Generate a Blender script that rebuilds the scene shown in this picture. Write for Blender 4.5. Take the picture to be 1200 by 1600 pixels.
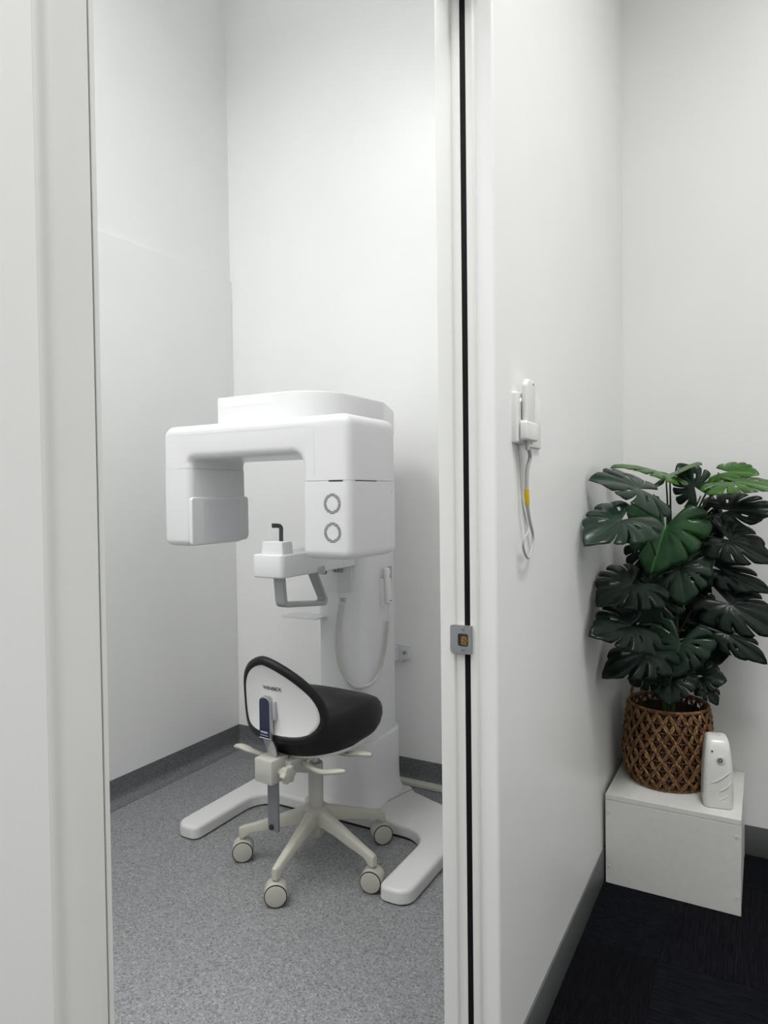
import bpy, bmesh, math, random
from mathutils import Vector, Matrix, Euler

R = math.radians
scene = bpy.context.scene
for o in list(bpy.data.objects):
    bpy.data.objects.remove(o)
random.seed(7)

# ------------------------------------------------------------------ camera
CAM_Z, F_PX = 1.28, 1065.0
YAW, PITCH, ROLL = R(29.2), R(1.31), R(-0.68)
fw = Vector((-math.sin(YAW) * math.cos(PITCH), math.cos(YAW) * math.cos(PITCH), -math.sin(PITCH)))
rt = Vector((math.cos(YAW), math.sin(YAW), 0))
up = rt.cross(fw)
rt2 = rt * math.cos(ROLL) + up * math.sin(ROLL)
up2 = up * math.cos(ROLL) - rt * math.sin(ROLL)
cd = bpy.data.cameras.new('camera')
cd.sensor_fit = 'VERTICAL'
cd.sensor_height = 36.0
cd.lens = F_PX / 1600.0 * 36.0
cd.clip_start = 0.02
cam = bpy.data.objects.new('camera', cd)
m = Matrix((rt2, up2, -fw)).transposed().to_4x4()
m.translation = (0, 0, CAM_Z)
cam.matrix_world = m
scene.collection.objects.link(cam)
scene.camera = cam

# ------------------------------------------------------------------ world, lights, exposure
world = bpy.data.worlds.new('world')
scene.world = world
world.use_nodes = True
world.node_tree.nodes['Background'].inputs[0].default_value = (0.9, 0.95, 1.0, 1)
world.node_tree.nodes['Background'].inputs[1].default_value = 0.05
scene.view_settings.view_transform = 'Standard'
scene.view_settings.look = 'None'
scene.view_settings.gamma = 1.0
scene.view_settings.use_curve_mapping = False
scene.view_settings.exposure = 0.0
CEIL = 4.05


def area(name, loc, sx, sy, power, col=(1.0, 0.985, 0.965), spread=180):
    l = bpy.data.lights.new(name, 'AREA')
    l.shape = 'RECTANGLE'
    l.size, l.size_y = sx, sy
    l.energy = power
    l.color = col
    l.spread = R(spread)
    o = bpy.data.objects.new(name, l)
    o.location = loc
    scene.collection.objects.link(o)
    return o


area('exam_room_panel_light', (-2.05, 0.50, CEIL - 0.03), 0.5, 0.9, 29, (1.0, 1.0, 1.0), 150)
area('exam_room_fill_near_door', (-1.25, -0.40, CEIL - 0.03), 0.6, 0.6, 13, (1.0, 1.0, 1.0), 140)  # added fill that brightens the machine front and lower walls
area('exam_room_panel_light_side', (-0.84, 0.75, CEIL - 0.03), 0.4, 0.6, 11, (1.0, 1.0, 1.0), 150)
area('hall_panel_light', (0.50, 0.85, CEIL - 0.03), 0.6, 1.1, 40, (1.0, 0.995, 0.985), 134)
area('hall_panel_light_behind', (0.45, -0.75, CEIL - 0.03), 0.6, 0.6, 8, (1.0, 0.995, 0.985), 140)

# ------------------------------------------------------------------ materials
MATS = {}


def mat(name, col, rough=0.5, metal=0.0, spec=0.5, noise=None, bump=None, coat=0.0, emit=None, trans=0.0):
    """noise=(scale, amount): subtle colour mottling; bump=(scale, strength, distance)"""
    if name in MATS:
        return MATS[name]
    m = bpy.data.materials.new(name)
    m.use_nodes = True
    nt = m.node_tree
    b = nt.nodes['Principled BSDF']
    b.inputs['Base Color'].default_value = (*col, 1)
    b.inputs['Roughness'].default_value = rough
    b.inputs['Metallic'].default_value = metal
    b.inputs['Specular IOR Level'].default_value = spec
    b.inputs['Coat Weight'].default_value = coat
    b.inputs['Coat Roughness'].default_value = 0.12
    b.inputs['Transmission Weight'].default_value = trans
    if emit:
        b.inputs['Emission Color'].default_value = (*emit[0], 1)
        b.inputs['Emission Strength'].default_value = emit[1]
    tc = nt.nodes.new('ShaderNodeTexCoord')
    if noise is None:
        noise = (6.0, 0.03)
    n = nt.nodes.new('ShaderNodeTexNoise')
    n.inputs['Scale'].default_value = noise[0]
    n.inputs['Detail'].default_value = 3.0
    r = nt.nodes.new('ShaderNodeValToRGB')
    a = noise[1]
    r.color_ramp.elements[0].position = 0.3
    r.color_ramp.elements[1].position = 0.7
    r.color_ramp.elements[0].color = (*[c * (1 - a) for c in col], 1)
    r.color_ramp.elements[1].color = (*[min(1, c * (1 + a)) for c in col], 1)
    nt.links.new(tc.outputs['Object'], n.inputs['Vector'])
    nt.links.new(n.outputs['Fac'], r.inputs['Fac'])
    nt.links.new(r.outputs['Color'], b.inputs['Base Color'])
    if bump:
        n2 = nt.nodes.new('ShaderNodeTexNoise')
        n2.inputs['Scale'].default_value = bump[0]
        n2.inputs['Detail'].default_value = 2.0
        bp = nt.nodes.new('ShaderNodeBump')
        bp.inputs['Strength'].default_value = bump[1]
        bp.inputs['Distance'].default_value = bump[2]
        nt.links.new(tc.outputs['Object'], n2.inputs['Vector'])
        nt.links.new(n2.outputs['Fac'], bp.inputs['Height'])
        nt.links.new(bp.outputs['Normal'], b.inputs['Normal'])
    MATS[name] = m
    return m


M_WALL = mat('wall_paint', (0.885, 0.890, 0.880), 0.31, noise=(3, 0.012), bump=(220, 0.08, 0.001))
M_WALLSHEET = mat('wall_sheet', (0.882, 0.890, 0.880), 0.42, noise=(3, 0.01))
M_CEIL = mat('ceiling_paint', (0.89, 0.89, 0.88), 0.8)
M_FRAME = mat('frame_gloss_paint', (0.78, 0.785, 0.765), 0.30, noise=(5, 0.015), bump=(160, 0.06, 0.001))
M_SKIRT = mat('grey_skirting', (0.105, 0.112, 0.115), 0.45, noise=(8, 0.05))
M_BLACKSEAL = mat('black_rubber_seal', (0.005, 0.005, 0.006), 0.7, spec=0.15)
M_SATIN = mat('satin_steel', (0.36, 0.37, 0.38), 0.36, 0.85, noise=(40, 0.06))
M_BRASS = mat('old_brass', (0.26, 0.15, 0.06), 0.5, 0.8, noise=(260, 0.8))
M_DARK = mat('dark_gap', (0.012, 0.012, 0.013), 0.6)
M_MACH = mat('machine_white', (0.80, 0.80, 0.81), 0.3, noise=(2, 0.006), coat=0.1)
M_MACH2 = mat('machine_white_side', (0.79, 0.79, 0.80), 0.3, noise=(2, 0.006))
M_MACHGREY = mat('machine_sensor_grey', (0.72, 0.735, 0.77), 0.35)
M_FOOT = mat('machine_foot_white', (0.64, 0.64, 0.63), 0.38, noise=(4, 0.01))
M_HANDLE = mat('handle_grey', (0.42, 0.435, 0.435), 0.42, noise=(5, 0.02))
M_SLOT = mat('vent_dark', (0.05, 0.05, 0.055), 0.6)
M_LED = mat('led_white', (0.95, 0.95, 0.97), 0.4, emit=((1.0, 1.0, 1.0), 1.6))
M_BITE = mat('bite_black', (0.03, 0.034, 0.036), 0.45)
M_RED = mat('stop_red', (0.16, 0.008, 0.02), 0.4)
M_CORD = mat('cord_white', (0.74, 0.735, 0.70), 0.45)
M_CORDG = mat('cord_grey', (0.50, 0.50, 0.49), 0.45)
M_YEL = mat('yellow_tape', (0.72, 0.50, 0.015), 0.5)
M_LABEL = mat('label_silver', (0.42, 0.43, 0.45), 0.45)
M_LABELW = mat('label_light', (0.68, 0.69, 0.70), 0.45)
M_PRINT = mat('print_grey', (0.16, 0.16, 0.17), 0.6)
M_VINYL = mat('stool_black_vinyl', (0.008, 0.008, 0.009), 0.50, spec=0.30, noise=(60, 0.1), bump=(500, 0.05, 0.0006))
M_SHELL = mat('stool_white_shell', (0.80, 0.80, 0.79), 0.30, noise=(3, 0.01))
M_IVORY = mat('stool_ivory_plastic', (0.47, 0.46, 0.405), 0.42, noise=(5, 0.03))
M_IVORYM = mat('stool_ivory_metal', (0.50, 0.495, 0.455), 0.35, noise=(5, 0.02))
M_NAVY = mat('stool_navy_plate', (0.006, 0.008, 0.045), 0.22, coat=0.4)
M_CHROME = mat('brushed_chrome', (0.50, 0.51, 0.52), 0.26, 0.95, noise=(30, 0.05))
M_STEELBAR = mat('grey_steel_bar', (0.30, 0.31, 0.33), 0.35, 0.7, noise=(20, 0.06))
M_LETTER = mat('letter_grey', (0.10, 0.10, 0.10), 0.5)
M_LETTERW = mat('letter_white', (0.75, 0.76, 0.78), 0.4)
M_MELA = mat('white_melamine', (0.78, 0.78, 0.745), 0.42, noise=(40, 0.025))
M_CAP = mat('screw_cap', (0.73, 0.725, 0.685), 0.5)
M_FRESH = mat('freshener_white', (0.80, 0.80, 0.77), 0.26)
M_DUCT = mat('cable_duct_cream', (0.60, 0.60, 0.54), 0.5, noise=(12, 0.04))
M_PHONE = mat('switch_white', (0.84, 0.84, 0.83), 0.30)
M_SOIL = mat('basket_liner', (0.030, 0.016, 0.010), 0.9, noise=(60, 0.4))
M_STEM = mat('leaf_stem', (0.035, 0.062, 0.014), 0.45, noise=(30, 0.2))


def leaf_material(name, c1, c2, spec=0.40):
    m = bpy.data.materials.new(name)
    m.use_nodes = True
    nt = m.node_tree
    b = nt.nodes['Principled BSDF']
    tc = nt.nodes.new('ShaderNodeTexCoord')
    n = nt.nodes.new('ShaderNodeTexNoise')
    n.inputs['Scale'].default_value = 2.2
    n.inputs['Detail'].default_value = 5
    r = nt.nodes.new('ShaderNodeValToRGB')
    r.color_ramp.elements[0].position = 0.35
    r.color_ramp.elements[1].position = 0.72
    r.color_ramp.elements[0].color = (*c1, 1)
    r.color_ramp.elements[1].color = (*c2, 1)
    nt.links.new(tc.outputs['Object'], n.inputs['Vector'])
    nt.links.new(n.outputs['Fac'], r.inputs['Fac'])
    # lighter midrib from the leaf's own coordinates
    sx = nt.nodes.new('ShaderNodeSeparateXYZ')
    nt.links.new(tc.outputs['Object'], sx.inputs[0])
    ab = nt.nodes.new('ShaderNodeMath'); ab.operation = 'ABSOLUTE'
    nt.links.new(sx.outputs['X'], ab.inputs[0])
    mr = nt.nodes.new('ShaderNodeMapRange')
    mr.inputs['From Min'].default_value = 0.006
    mr.inputs['From Max'].default_value = 0.020
    mr.inputs['To Min'].default_value = 0.8
    mr.inputs['To Max'].default_value = 0.0
    nt.links.new(ab.outputs[0], mr.inputs['Value'])
    mx = nt.nodes.new('ShaderNodeMixRGB')
    mx.inputs[2].default_value = (c2[0] * 2.2, c2[1] * 1.9, c2[2] * 2.0, 1)
    nt.links.new(mr.outputs[0], mx.inputs[0])
    nt.links.new(r.outputs['Color'], mx.inputs[1])
    nt.links.new(mx.outputs[0], b.inputs['Base Color'])
    b.inputs['Roughness'].default_value = 0.28
    b.inputs['Specular IOR Level'].default_value = spec
    bp = nt.nodes.new('ShaderNodeBump')
    bp.inputs['Strength'].default_value = 0.25
    bp.inputs['Distance'].default_value = 0.004
    n2 = nt.nodes.new('ShaderNodeTexNoise')
    n2.inputs['Scale'].default_value = 9
    nt.links.new(tc.outputs['Object'], n2.inputs['Vector'])
    nt.links.new(n2.outputs['Fac'], bp.inputs['Height'])
    nt.links.new(bp.outputs['Normal'], b.inputs['Normal'])
    return m


M_LEAF = [leaf_material('leaf_deep_shade', (0.0035, 0.009, 0.0065), (0.007, 0.017, 0.011), 0.24),  # leaf colours carry the shade low in the plant and light on top
          leaf_material('leaf_shaded', (0.006, 0.020, 0.011), (0.012, 0.036, 0.019)),
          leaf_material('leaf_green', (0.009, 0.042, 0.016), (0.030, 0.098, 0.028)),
          leaf_material('leaf_top_lit', (0.020, 0.075, 0.008), (0.060, 0.165, 0.020))]


def vinyl_floor_material(name, base, amt):
    m = bpy.data.materials.new(name)
    m.use_nodes = True
    nt = m.node_tree
    b = nt.nodes['Principled BSDF']
    tc = nt.nodes.new('ShaderNodeTexCoord')
    v = nt.nodes.new('ShaderNodeTexVoronoi')
    v.inputs['Scale'].default_value = 230
    r = nt.nodes.new('ShaderNodeValToRGB')
    els = r.color_ramp.elements
    els[0].position = 0.0
    els[0].color = (*[c * (1 - amt) for c in base], 1)
    els[1].position = 1.0
    els[1].color = (*[c * (1 + amt) for c in base], 1)
    for p, k in ((0.18, 0.80), (0.5, 1.0), (0.8, 1.08), (0.92, 1.3)):
        e = els.new(p)
        e.color = (*[c * k for c in base], 1)
    sep = nt.nodes.new('ShaderNodeSeparateColor')
    nt.links.new(tc.outputs['Object'], v.inputs['Vector'])
    nt.links.new(v.outputs['Color'], sep.inputs[0])
    nt.links.new(sep.outputs[0], r.inputs['Fac'])
    n = nt.nodes.new('ShaderNodeTexNoise')
    n.inputs['Scale'].default_value = 2.0
    n.inputs['Detail'].default_value = 4
    nt.links.new(tc.outputs['Object'], n.inputs['Vector'])
    mr = nt.nodes.new('ShaderNodeMapRange')
    mr.inputs['To Min'].default_value = 0.93
    mr.inputs['To Max'].default_value = 1.07
    nt.links.new(n.outputs['Fac'], mr.inputs['Value'])
    mx = nt.nodes.new('ShaderNodeMixRGB')
    mx.blend_type = 'MULTIPLY'
    mx.inputs[0].default_value = 1
    nt.links.new(r.outputs['Color'], mx.inputs[1])
    nt.links.new(mr.outputs[0], mx.inputs[2])
    nt.links.new(mx.outputs[0], b.inputs['Base Color'])
    b.inputs['Roughness'].default_value = 0.52
    b.inputs['Specular IOR Level'].default_value = 0.4
    return m


M_FLOOR = vinyl_floor_material('speckled_vinyl', (0.225, 0.228, 0.235), 0.5)
M_COVE = vinyl_floor_material('speckled_cove', (0.150, 0.154, 0.162), 0.4)


def carpet_material():
    m = bpy.data.materials.new('carpet_navy')
    m.use_nodes = True
    nt = m.node_tree
    b = nt.nodes['Principled BSDF']
    tc = nt.nodes.new('ShaderNodeTexCoord')
    mp = nt.nodes.new('ShaderNodeMapping')
    mp.inputs['Scale'].default_value = (150, 14, 30)
    n = nt.nodes.new('ShaderNodeTexNoise')
    n.inputs['Scale'].default_value = 1.0
    n.inputs['Detail'].default_value = 4
    r = nt.nodes.new('ShaderNodeValToRGB')
    r.color_ramp.elements[0].position = 0.35
    r.color_ramp.elements[1].position = 0.75
    r.color_ramp.elements[0].color = (0.0030, 0.0036, 0.0058, 1)
    r.color_ramp.elements[1].color = (0.0105, 0.011, 0.0145, 1)
    nt.links.new(tc.outputs['Object'], mp.inputs[0])
    nt.links.new(mp.outputs[0], n.inputs['Vector'])
    nt.links.new(n.outputs['Fac'], r.inputs['Fac'])
    nt.links.new(r.outputs['Color'], b.inputs['Base Color'])
    b.inputs['Roughness'].default_value = 0.95
    b.inputs['Specular IOR Level'].default_value = 0.1
    return m


M_CARPET = carpet_material()


def cane_material(name, c1, c2):
    m = bpy.data.materials.new(name)
    m.use_nodes = True
    nt = m.node_tree
    b = nt.nodes['Principled BSDF']
    tc = nt.nodes.new('ShaderNodeTexCoord')
    n = nt.nodes.new('ShaderNodeTexNoise')
    n.inputs['Scale'].default_value = 70
    n.inputs['Detail'].default_value = 4
    r = nt.nodes.new('ShaderNodeValToRGB')
    r.color_ramp.elements[0].position = 0.32
    r.color_ramp.elements[1].position = 0.70
    r.color_ramp.elements[0].color = (*c1, 1)
    r.color_ramp.elements[1].color = (*c2, 1)
    nt.links.new(tc.outputs['Object'], n.inputs['Vector'])
    nt.links.new(n.outputs['Fac'], r.inputs['Fac'])
    nt.links.new(r.outputs['Color'], b.inputs['Base Color'])
    b.inputs['Roughness'].default_value = 0.6
    return m


M_CANE = cane_material('woven_cane', (0.10, 0.042, 0.018), (0.34, 0.19, 0.075))
M_CANEDARK = cane_material('woven_cane_red', (0.075, 0.026, 0.012), (0.20, 0.085, 0.035))

# ------------------------------------------------------------------ helpers
ORG = {}


def shade(me, ang=38):
    me.shade_smooth()
    try:
        me.set_sharp_from_angle(angle=R(ang))
    except Exception:
        pass


def obj(name, bm, material, parent=None, ang=38, local=False, origin=None, flat=False):
    """Link a bmesh as ONE mesh object. World coordinates unless local=True."""
    org = Vector((0, 0, 0))
    if parent is not None:
        org = Vector(ORG.get(parent.name, (0, 0, 0)))
    if origin is not None:
        org = Vector(origin)
    if not local:
        bmesh.ops.translate(bm, vec=-org, verts=bm.verts)
    bmesh.ops.recalc_face_normals(bm, faces=bm.faces)
    me = bpy.data.meshes.new(name)
    bm.to_mesh(me)
    bm.free()
    if not flat:
        shade(me, ang)
    mats = material if isinstance(material, (list, tuple)) else [material]
    for mm in mats:
        me.materials.append(mm)
    o = bpy.data.objects.new(name, me)
    scene.collection.objects.link(o)
    if parent is not None:
        o.parent = parent
        ORG[o.name] = tuple(org)
    else:
        if not local:
            o.location = org
        ORG[o.name] = tuple(org)
    return o


def thing(name, label, cat, loc=(0, 0, 0), rotz=0.0, group=None):
    o = bpy.data.objects.new(name, None)
    o.empty_display_size = 0.05
    scene.collection.objects.link(o)
    o.location = loc
    o.rotation_euler = (0, 0, rotz)
    o['label'] = label
    o['category'] = cat
    if group:
        o['group'] = group
    ORG[o.name] = tuple(loc)
    return o


def tag(o, label, cat, group=None):
    o['label'] = label
    o['category'] = cat
    if group:
        o['group'] = group
    return o


def struct(o, label=None):
    o['kind'] = 'structure'
    if label:
        o['label'] = label
    return o


def add_box(bm, x0, x1, y0, y1, z0, z1, bev=0.0, seg=2):
    vs = [bm.verts.new(p) for p in ((x0, y0, z0), (x1, y0, z0), (x1, y1, z0), (x0, y1, z0),
                                    (x0, y0, z1), (x1, y0, z1), (x1, y1, z1), (x0, y1, z1))]
    fs = [bm.faces.new([vs[i] for i in q]) for q in ((3, 2, 1, 0), (4, 5, 6, 7), (0, 1, 5, 4), (1, 2, 6, 5), (2, 3, 7, 6), (3, 0, 4, 7))]
    if bev > 0:
        es = list({e for f in fs for e in f.edges})
        bmesh.ops.bevel(bm, geom=es, offset=bev, segments=seg, profile=0.5, affect='EDGES', clamp_overlap=True)
    return vs


def box(x0, x1, y0, y1, z0, z1, bev=0.0, seg=2):
    bm = bmesh.new()
    add_box(bm, x0, x1, y0, y1, z0, z1, bev, seg)
    return bm


def fillet(pts, rad, seg=6):
    """Round the corners of a closed 2-D polygon. rad: number or list."""
    n = len(pts)
    if not isinstance(rad, (list, tuple)):
        rad = [rad] * n
    out = []
    for i in range(n):
        p = Vector(pts[i]); a = Vector(pts[i - 1]); b = Vector(pts[(i + 1) % n])
        r = rad[i]
        if r <= 1e-6:
            out.append(tuple(p)); continue
        da = (a - p).normalized(); db = (b - p).normalized()
        ang = da.angle(db)
        t = min(r / math.tan(ang / 2), 0.49 * (a - p).length, 0.49 * (b - p).length)
        r2 = t * math.tan(ang / 2)
        c = p + (da + db).normalized() * (r2 / math.sin(ang / 2))
        s = p + da * t - c; e = p + db * t - c
        a0 = math.atan2(s.y, s.x); a1 = math.atan2(e.y, e.x)
        d = (a1 - a0 + math.pi) % (2 * math.pi) - math.pi
        for k in range(seg + 1):
            q = a0 + d * k / seg
            out.append((c.x + r2 * math.cos(q), c.y + r2 * math.sin(q)))
    return out


def to3(axis, u, v, w):
    return {'X': (w, u, v), 'Y': (u, w, v), 'Z': (u, v, w)}[axis]


def inset(pts, d, lock=()):
    """Move a closed 2-D polygon inwards by d along its mitred normals; lock: v values kept as they are."""
    n = len(pts)
    area2 = sum(pts[i][0] * pts[(i + 1) % n][1] - pts[(i + 1) % n][0] * pts[i][1] for i in range(n))
    sg = 1.0 if area2 > 0 else -1.0
    out = []
    for i in range(n):
        p = Vector(pts[i]); a = p - Vector(pts[i - 1]); b = Vector(pts[(i + 1) % n]) - p
        if a.length < 1e-9 or b.length < 1e-9:
            a = b if a.length < 1e-9 else a
            b = a if b.length < 1e-9 else b
        a.normalize(); b.normalize()
        na, nb = Vector((-a.y, a.x)) * sg, Vector((-b.y, b.x)) * sg
        m_ = na + nb
        if m_.length < 1e-6:
            m_ = na
        m_.normalize()
        k = d / max(0.35, m_.dot(na))
        q = p + m_ * k
        v = pts[i][1] if any(abs(pts[i][1] - z) < 1e-6 for z in lock) else q.y
        out.append((q.x, v))
    return out


def add_prism(bm, pts, axis, a, b, bev_a=0.0, bev_b=0.0, seg=4, lock=()):
    rings = []
    if bev_a > 0:
        for k in range(seg):
            t = R(90 * k / seg)
            rings.append((inset(pts, bev_a * (1 - math.sin(t)), lock), a + bev_a * (1 - math.cos(t))))
    rings.append((pts, a + bev_a))
    rings.append((pts, b - bev_b))
    if bev_b > 0:
        for k in range(seg - 1, -1, -1):
            t = R(90 * k / seg)
            rings.append((inset(pts, bev_b * (1 - math.sin(t)), lock), b - bev_b * (1 - math.cos(t))))
    vs = [[bm.verts.new(to3(axis, u, v, w)) for u, v in ring] for ring, w in rings]
    n = len(pts)
    bm.faces.new(vs[0][::-1])
    bm.faces.new(vs[-1])
    for A, B in zip(vs, vs[1:]):
        for i in range(n):
            bm.faces.new((A[i], A[(i + 1) % n], B[(i + 1) % n], B[i]))


def prism(pts, axis, a, b, bev_a=0.0, bev_b=0.0, seg=4, lock=()):
    bm = bmesh.new()
    add_prism(bm, pts, axis, a, b, bev_a, bev_b, seg, lock)
    return bm


def smooth_path(pts, n=8):
    """Catmull-Rom through pts."""
    P = [Vector(p) for p in pts]
    P = [P[0] * 2 - P[1]] + P + [P[-1] * 2 - P[-2]]
    out = []
    for i in range(1, len(P) - 2):
        p0, p1, p2, p3 = P[i - 1], P[i], P[i + 1], P[i + 2]
        for k in range(n):
            t = k / n
            out.append(0.5 * ((2 * p1) + (-p0 + p2) * t + (2 * p0 - 5 * p1 + 4 * p2 - p3) * t * t + (-p0 + 3 * p1 - 3 * p2 + p3) * t ** 3))
    out.append(P[-2].copy())
    return out


def frames(path, closed=False):
    n = len(path)
    T = []
    for i in range(n):
        if closed:
            t = path[(i + 1) % n] - path[i - 1]
        else:
            t = path[min(i + 1, n - 1)] - path[max(i - 1, 0)]
        T.append(t.normalized() if t.length > 1e-9 else Vector((0, 0, 1)))
    ref = Vector((0, 0, 1)) if abs(T[0].z) < 0.9 else Vector((1, 0, 0))
    N = [(ref - T[0] * ref.dot(T[0])).normalized()]
    for i in range(1, n):
        v = N[-1] - T[i] * N[-1].dot(T[i])
        N.append(v.normalized() if v.length > 1e-6 else N[-1])
    return T, N


def add_tube(bm, path, r, sides=8, closed=False, cap=True, flat=None):
    """r: number or list. flat: scale of the section along the binormal."""
    path = [Vector(p) for p in path]
    T, N = frames(path, closed)
    n = len(path)
    rs = r if isinstance(r, (list, tuple)) else [r] * n
    rings = []
    for i in range(n):
        B = T[i].cross(N[i])
        ring = []
        for k in range(sides):
            a = 2 * math.pi * k / sides
            ring.append(bm.verts.new(path[i] + N[i] * (rs[i] * math.cos(a)) + B * (rs[i] * math.sin(a) * (flat or 1.0))))
        rings.append(ring)
    m_ = n if closed else n - 1
    for i in range(m_):
        A, Bq = rings[i], rings[(i + 1) % n]
        for k in range(sides):
            bm.faces.new((A[k], A[(k + 1) % sides], Bq[(k + 1) % sides], Bq[k]))
    if cap and not closed:
        bm.faces.new(rings[0][::-1])
        bm.faces.new(rings[-1])


def tube(path, r, sides=8, closed=False, flat=None):
    bm = bmesh.new()
    add_tube(bm, path, r, sides, closed, True, flat)
    return bm


def add_lathe(bm, prof, c=(0, 0, 0), axis='Z', seg=28):
    """prof: (radius, height) list from one end to the other; caps closed."""
    rings = []
    for r_, h in prof:
        ring = []
        for k in range(seg):
            a = 2 * math.pi * k / seg
            u, v = r_ * math.cos(a), r_ * math.sin(a)
            p = {'Z': (u, v, h), 'X': (h, u, v), 'Y': (u, h, v)}[axis]
            ring.append(bm.verts.new((p[0] + c[0], p[1] + c[1], p[2] + c[2])))
        rings.append(ring)
    for A, B in zip(rings, rings[1:]):
        for k in range(seg):
            bm.faces.new((A[k], A[(k + 1) % seg], B[(k + 1) % seg], B[k]))
    bm.faces.new(rings[0][::-1])
    bm.faces.new(rings[-1])


def lathe(prof, c=(0, 0, 0), axis='Z', seg=28):
    bm = bmesh.new()
    add_lathe(bm, prof, c, axis, seg)
    return bm


def loft(sections, cap=True):
    """sections: list of equal-length closed 3-D rings"""
    bm = bmesh.new()
    rings = [[bm.verts.new(p) for p in s] for s in sections]
    n = len(rings[0])
    for A, B in zip(rings, rings[1:]):
        for k in range(n):
            bm.faces.new((A[k], A[(k + 1) % n], B[(k + 1) % n], B[k]))
    if cap:
        bm.faces.new(rings[0][::-1])
        bm.faces.new(rings[-1])
    return bm


def text_bm(s, size, depth=0.0006):
    """bmesh of lettering in its own XY plane, centred"""
    cu = bpy.data.curves.new('lettering', 'FONT')
    cu.body = s
    cu.size = size
    cu.extrude = depth
    cu.align_x = 'CENTER'
    cu.align_y = 'CENTER'
    o = bpy.data.objects.new('lettering_tmp', cu)
    scene.collection.objects.link(o)
    dg = bpy.context.evaluated_depsgraph_get()
    me = bpy.data.meshes.new_from_object(o.evaluated_get(dg))
    bm = bmesh.new()
    bm.from_mesh(me)
    bpy.data.objects.remove(o)
    bpy.data.curves.remove(cu)
    bpy.data.meshes.remove(me)
    return bm


def copy_tree(o, parent=None):
    c = o.copy()
    scene.collection.objects.link(c)
    c.parent = parent
    for ch in list(o.children):
        copy_tree(ch, c)
    return c


# ------------------------------------------------------------------ the setting
WX0, WX1 = -0.584, -0.468          # partition between exam room and hall
YB = 2.70                          # back wall of both rooms
XL = -2.40                         # left wall of exam room
Y_NEAR, Y_FAR, Z_HEAD = 0.360, 1.299, 2.33

struct(obj('floor', box(XL - .1, -0.526, -1.0, YB + .1, -0.08, 0.0), M_FLOOR), 'speckled grey vinyl floor of the imaging room')
fc = struct(obj('floor_hall', box(-0.526, 1.5, -1.8, YB + .1, -0.08, -0.004), M_BLACKSEAL), 'dark floor of the hall under carpet tiles')
struct(obj('ceiling', box(XL - .1, 1.5, -1.8, YB + .1, CEIL, CEIL + .1), M_CEIL))
wl = struct(obj('wall_left', box(XL - .1, XL, -1.0, YB, 0, CEIL), M_WALL))
struct(obj('wall_back', box(XL - .1, 1.5, YB, YB + .1, 0, CEIL), M_WALL))
struct(obj('wall_right', box(1.4, 1.5, -1.8, YB, 0, CEIL), M_WALL))
struct(obj('wall_behind', box(WX0, 1.4, -1.8, -1.7, 0, CEIL), M_WALL))
struct(obj('wall_exam_near', box(XL, WX0, -1.0, -0.9, 0, CEIL), M_WALL))
# partition: far part with a rounded plaster corner, near part, and the head over the opening
bm = bmesh.new()
add_prism(bm, fillet([(WX0, Y_FAR), (WX1, Y_FAR), (WX1, YB), (WX0, YB)], [0, 0.006, 0, 0], 4), 'Z', 0, CEIL)
add_prism(bm, [(WX0, -1.7), (WX1, -1.7), (WX1, 0.318), (WX0, 0.318)], 'Z', 0, CEIL)
add_box(bm, WX0, WX1, 0.318, Y_FAR, Z_HEAD, CEIL)
struct(obj('wall_partition', bm, M_WALL))
# thin sheet lining the lower left wall
o = obj('wall_panel', box(XL, XL + 0.012, -0.9, YB, 0.0, 2.388, 0.002, 1), M_WALLSHEET, wl)
o['label'] = 'flush white wall sheet with a faint top edge'

# carpet tiles, quarter-turned like a chequerboard, ribs modelled
TS = 0.5


def carpet_mesh():
    bm = bmesh.new()
    n = 64
    w = TS / n
    prev = None
    rows = []
    for i in range(n):
        for t, h in ((0.04, 0.0), (0.25, 0.0030), (0.75, 0.0034), (0.96, 0.0)):
            rows.append((-TS / 2 + (i + t) * w, h + (0.0006 * math.sin(i * 12.9898) if h else 0)))
    for x, h in rows:
        a = bm.verts.new((x, -TS / 2 + 0.0008, h)); b = bm.verts.new((x, TS / 2 - 0.0008, h))
        if prev:
            bm.faces.new((prev[0], a, b, prev[1]))
        prev = (a, b)
    me = bpy.data.meshes.new('carpet_tile')
    bm.to_mesh(me); bm.free()
    me.shade_smooth()
    me.materials.append(M_CARPET)
    return me


ct = carpet_mesh()
TX, TY = -0.2525, 1.967
for i in range(-1, 3):
    for j in range(-5, 2):
        x0, x1 = TX + i * TS, TX + (i + 1) * TS
        y0, y1 = TY + j * TS, TY + (j + 1) * TS
        if y1 < -0.1:
            continue
        o = bpy.data.objects.new('carpet_tile', ct)
        scene.collection.objects.link(o)
        sx = sy = 1.0
        cx, cy = (x0 + x1) / 2, (y0 + y1) / 2
        if i == -1:                      # cut along the partition
            sx = (x1 - (WX1)) / TS; cx = (x1 + WX1) / 2
        if y1 > YB:
            sy = (YB - y0) / TS; cy = (YB + y0) / 2
        if x1 > 1.4:
            continue
        o.location = (cx, cy, -0.0034)
        if (i + j) % 2 == 0:             # ribs along Y
            o.rotation_euler = (0, 0, 0); o.scale = (sx, sy, 1)
        else:                            # ribs along X
            o.rotation_euler = (0, 0, R(90)); o.scale = (sy, sx, 1)
        o.parent = fc

# skirtings
def cove_profile(h=0.105, r=0.035, t=0.004):
    pts = [(0, 0), (r + 0.02, 0), (r + 0.02, 0.0015)]
    for k in range(7):
        a = R(90 * k / 6)
        pts.append((t + r - r * math.sin(a), t * 0.4 + r - r * math.cos(a)))
    pts += [(t, h), (0, h)]
    return pts


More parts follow.
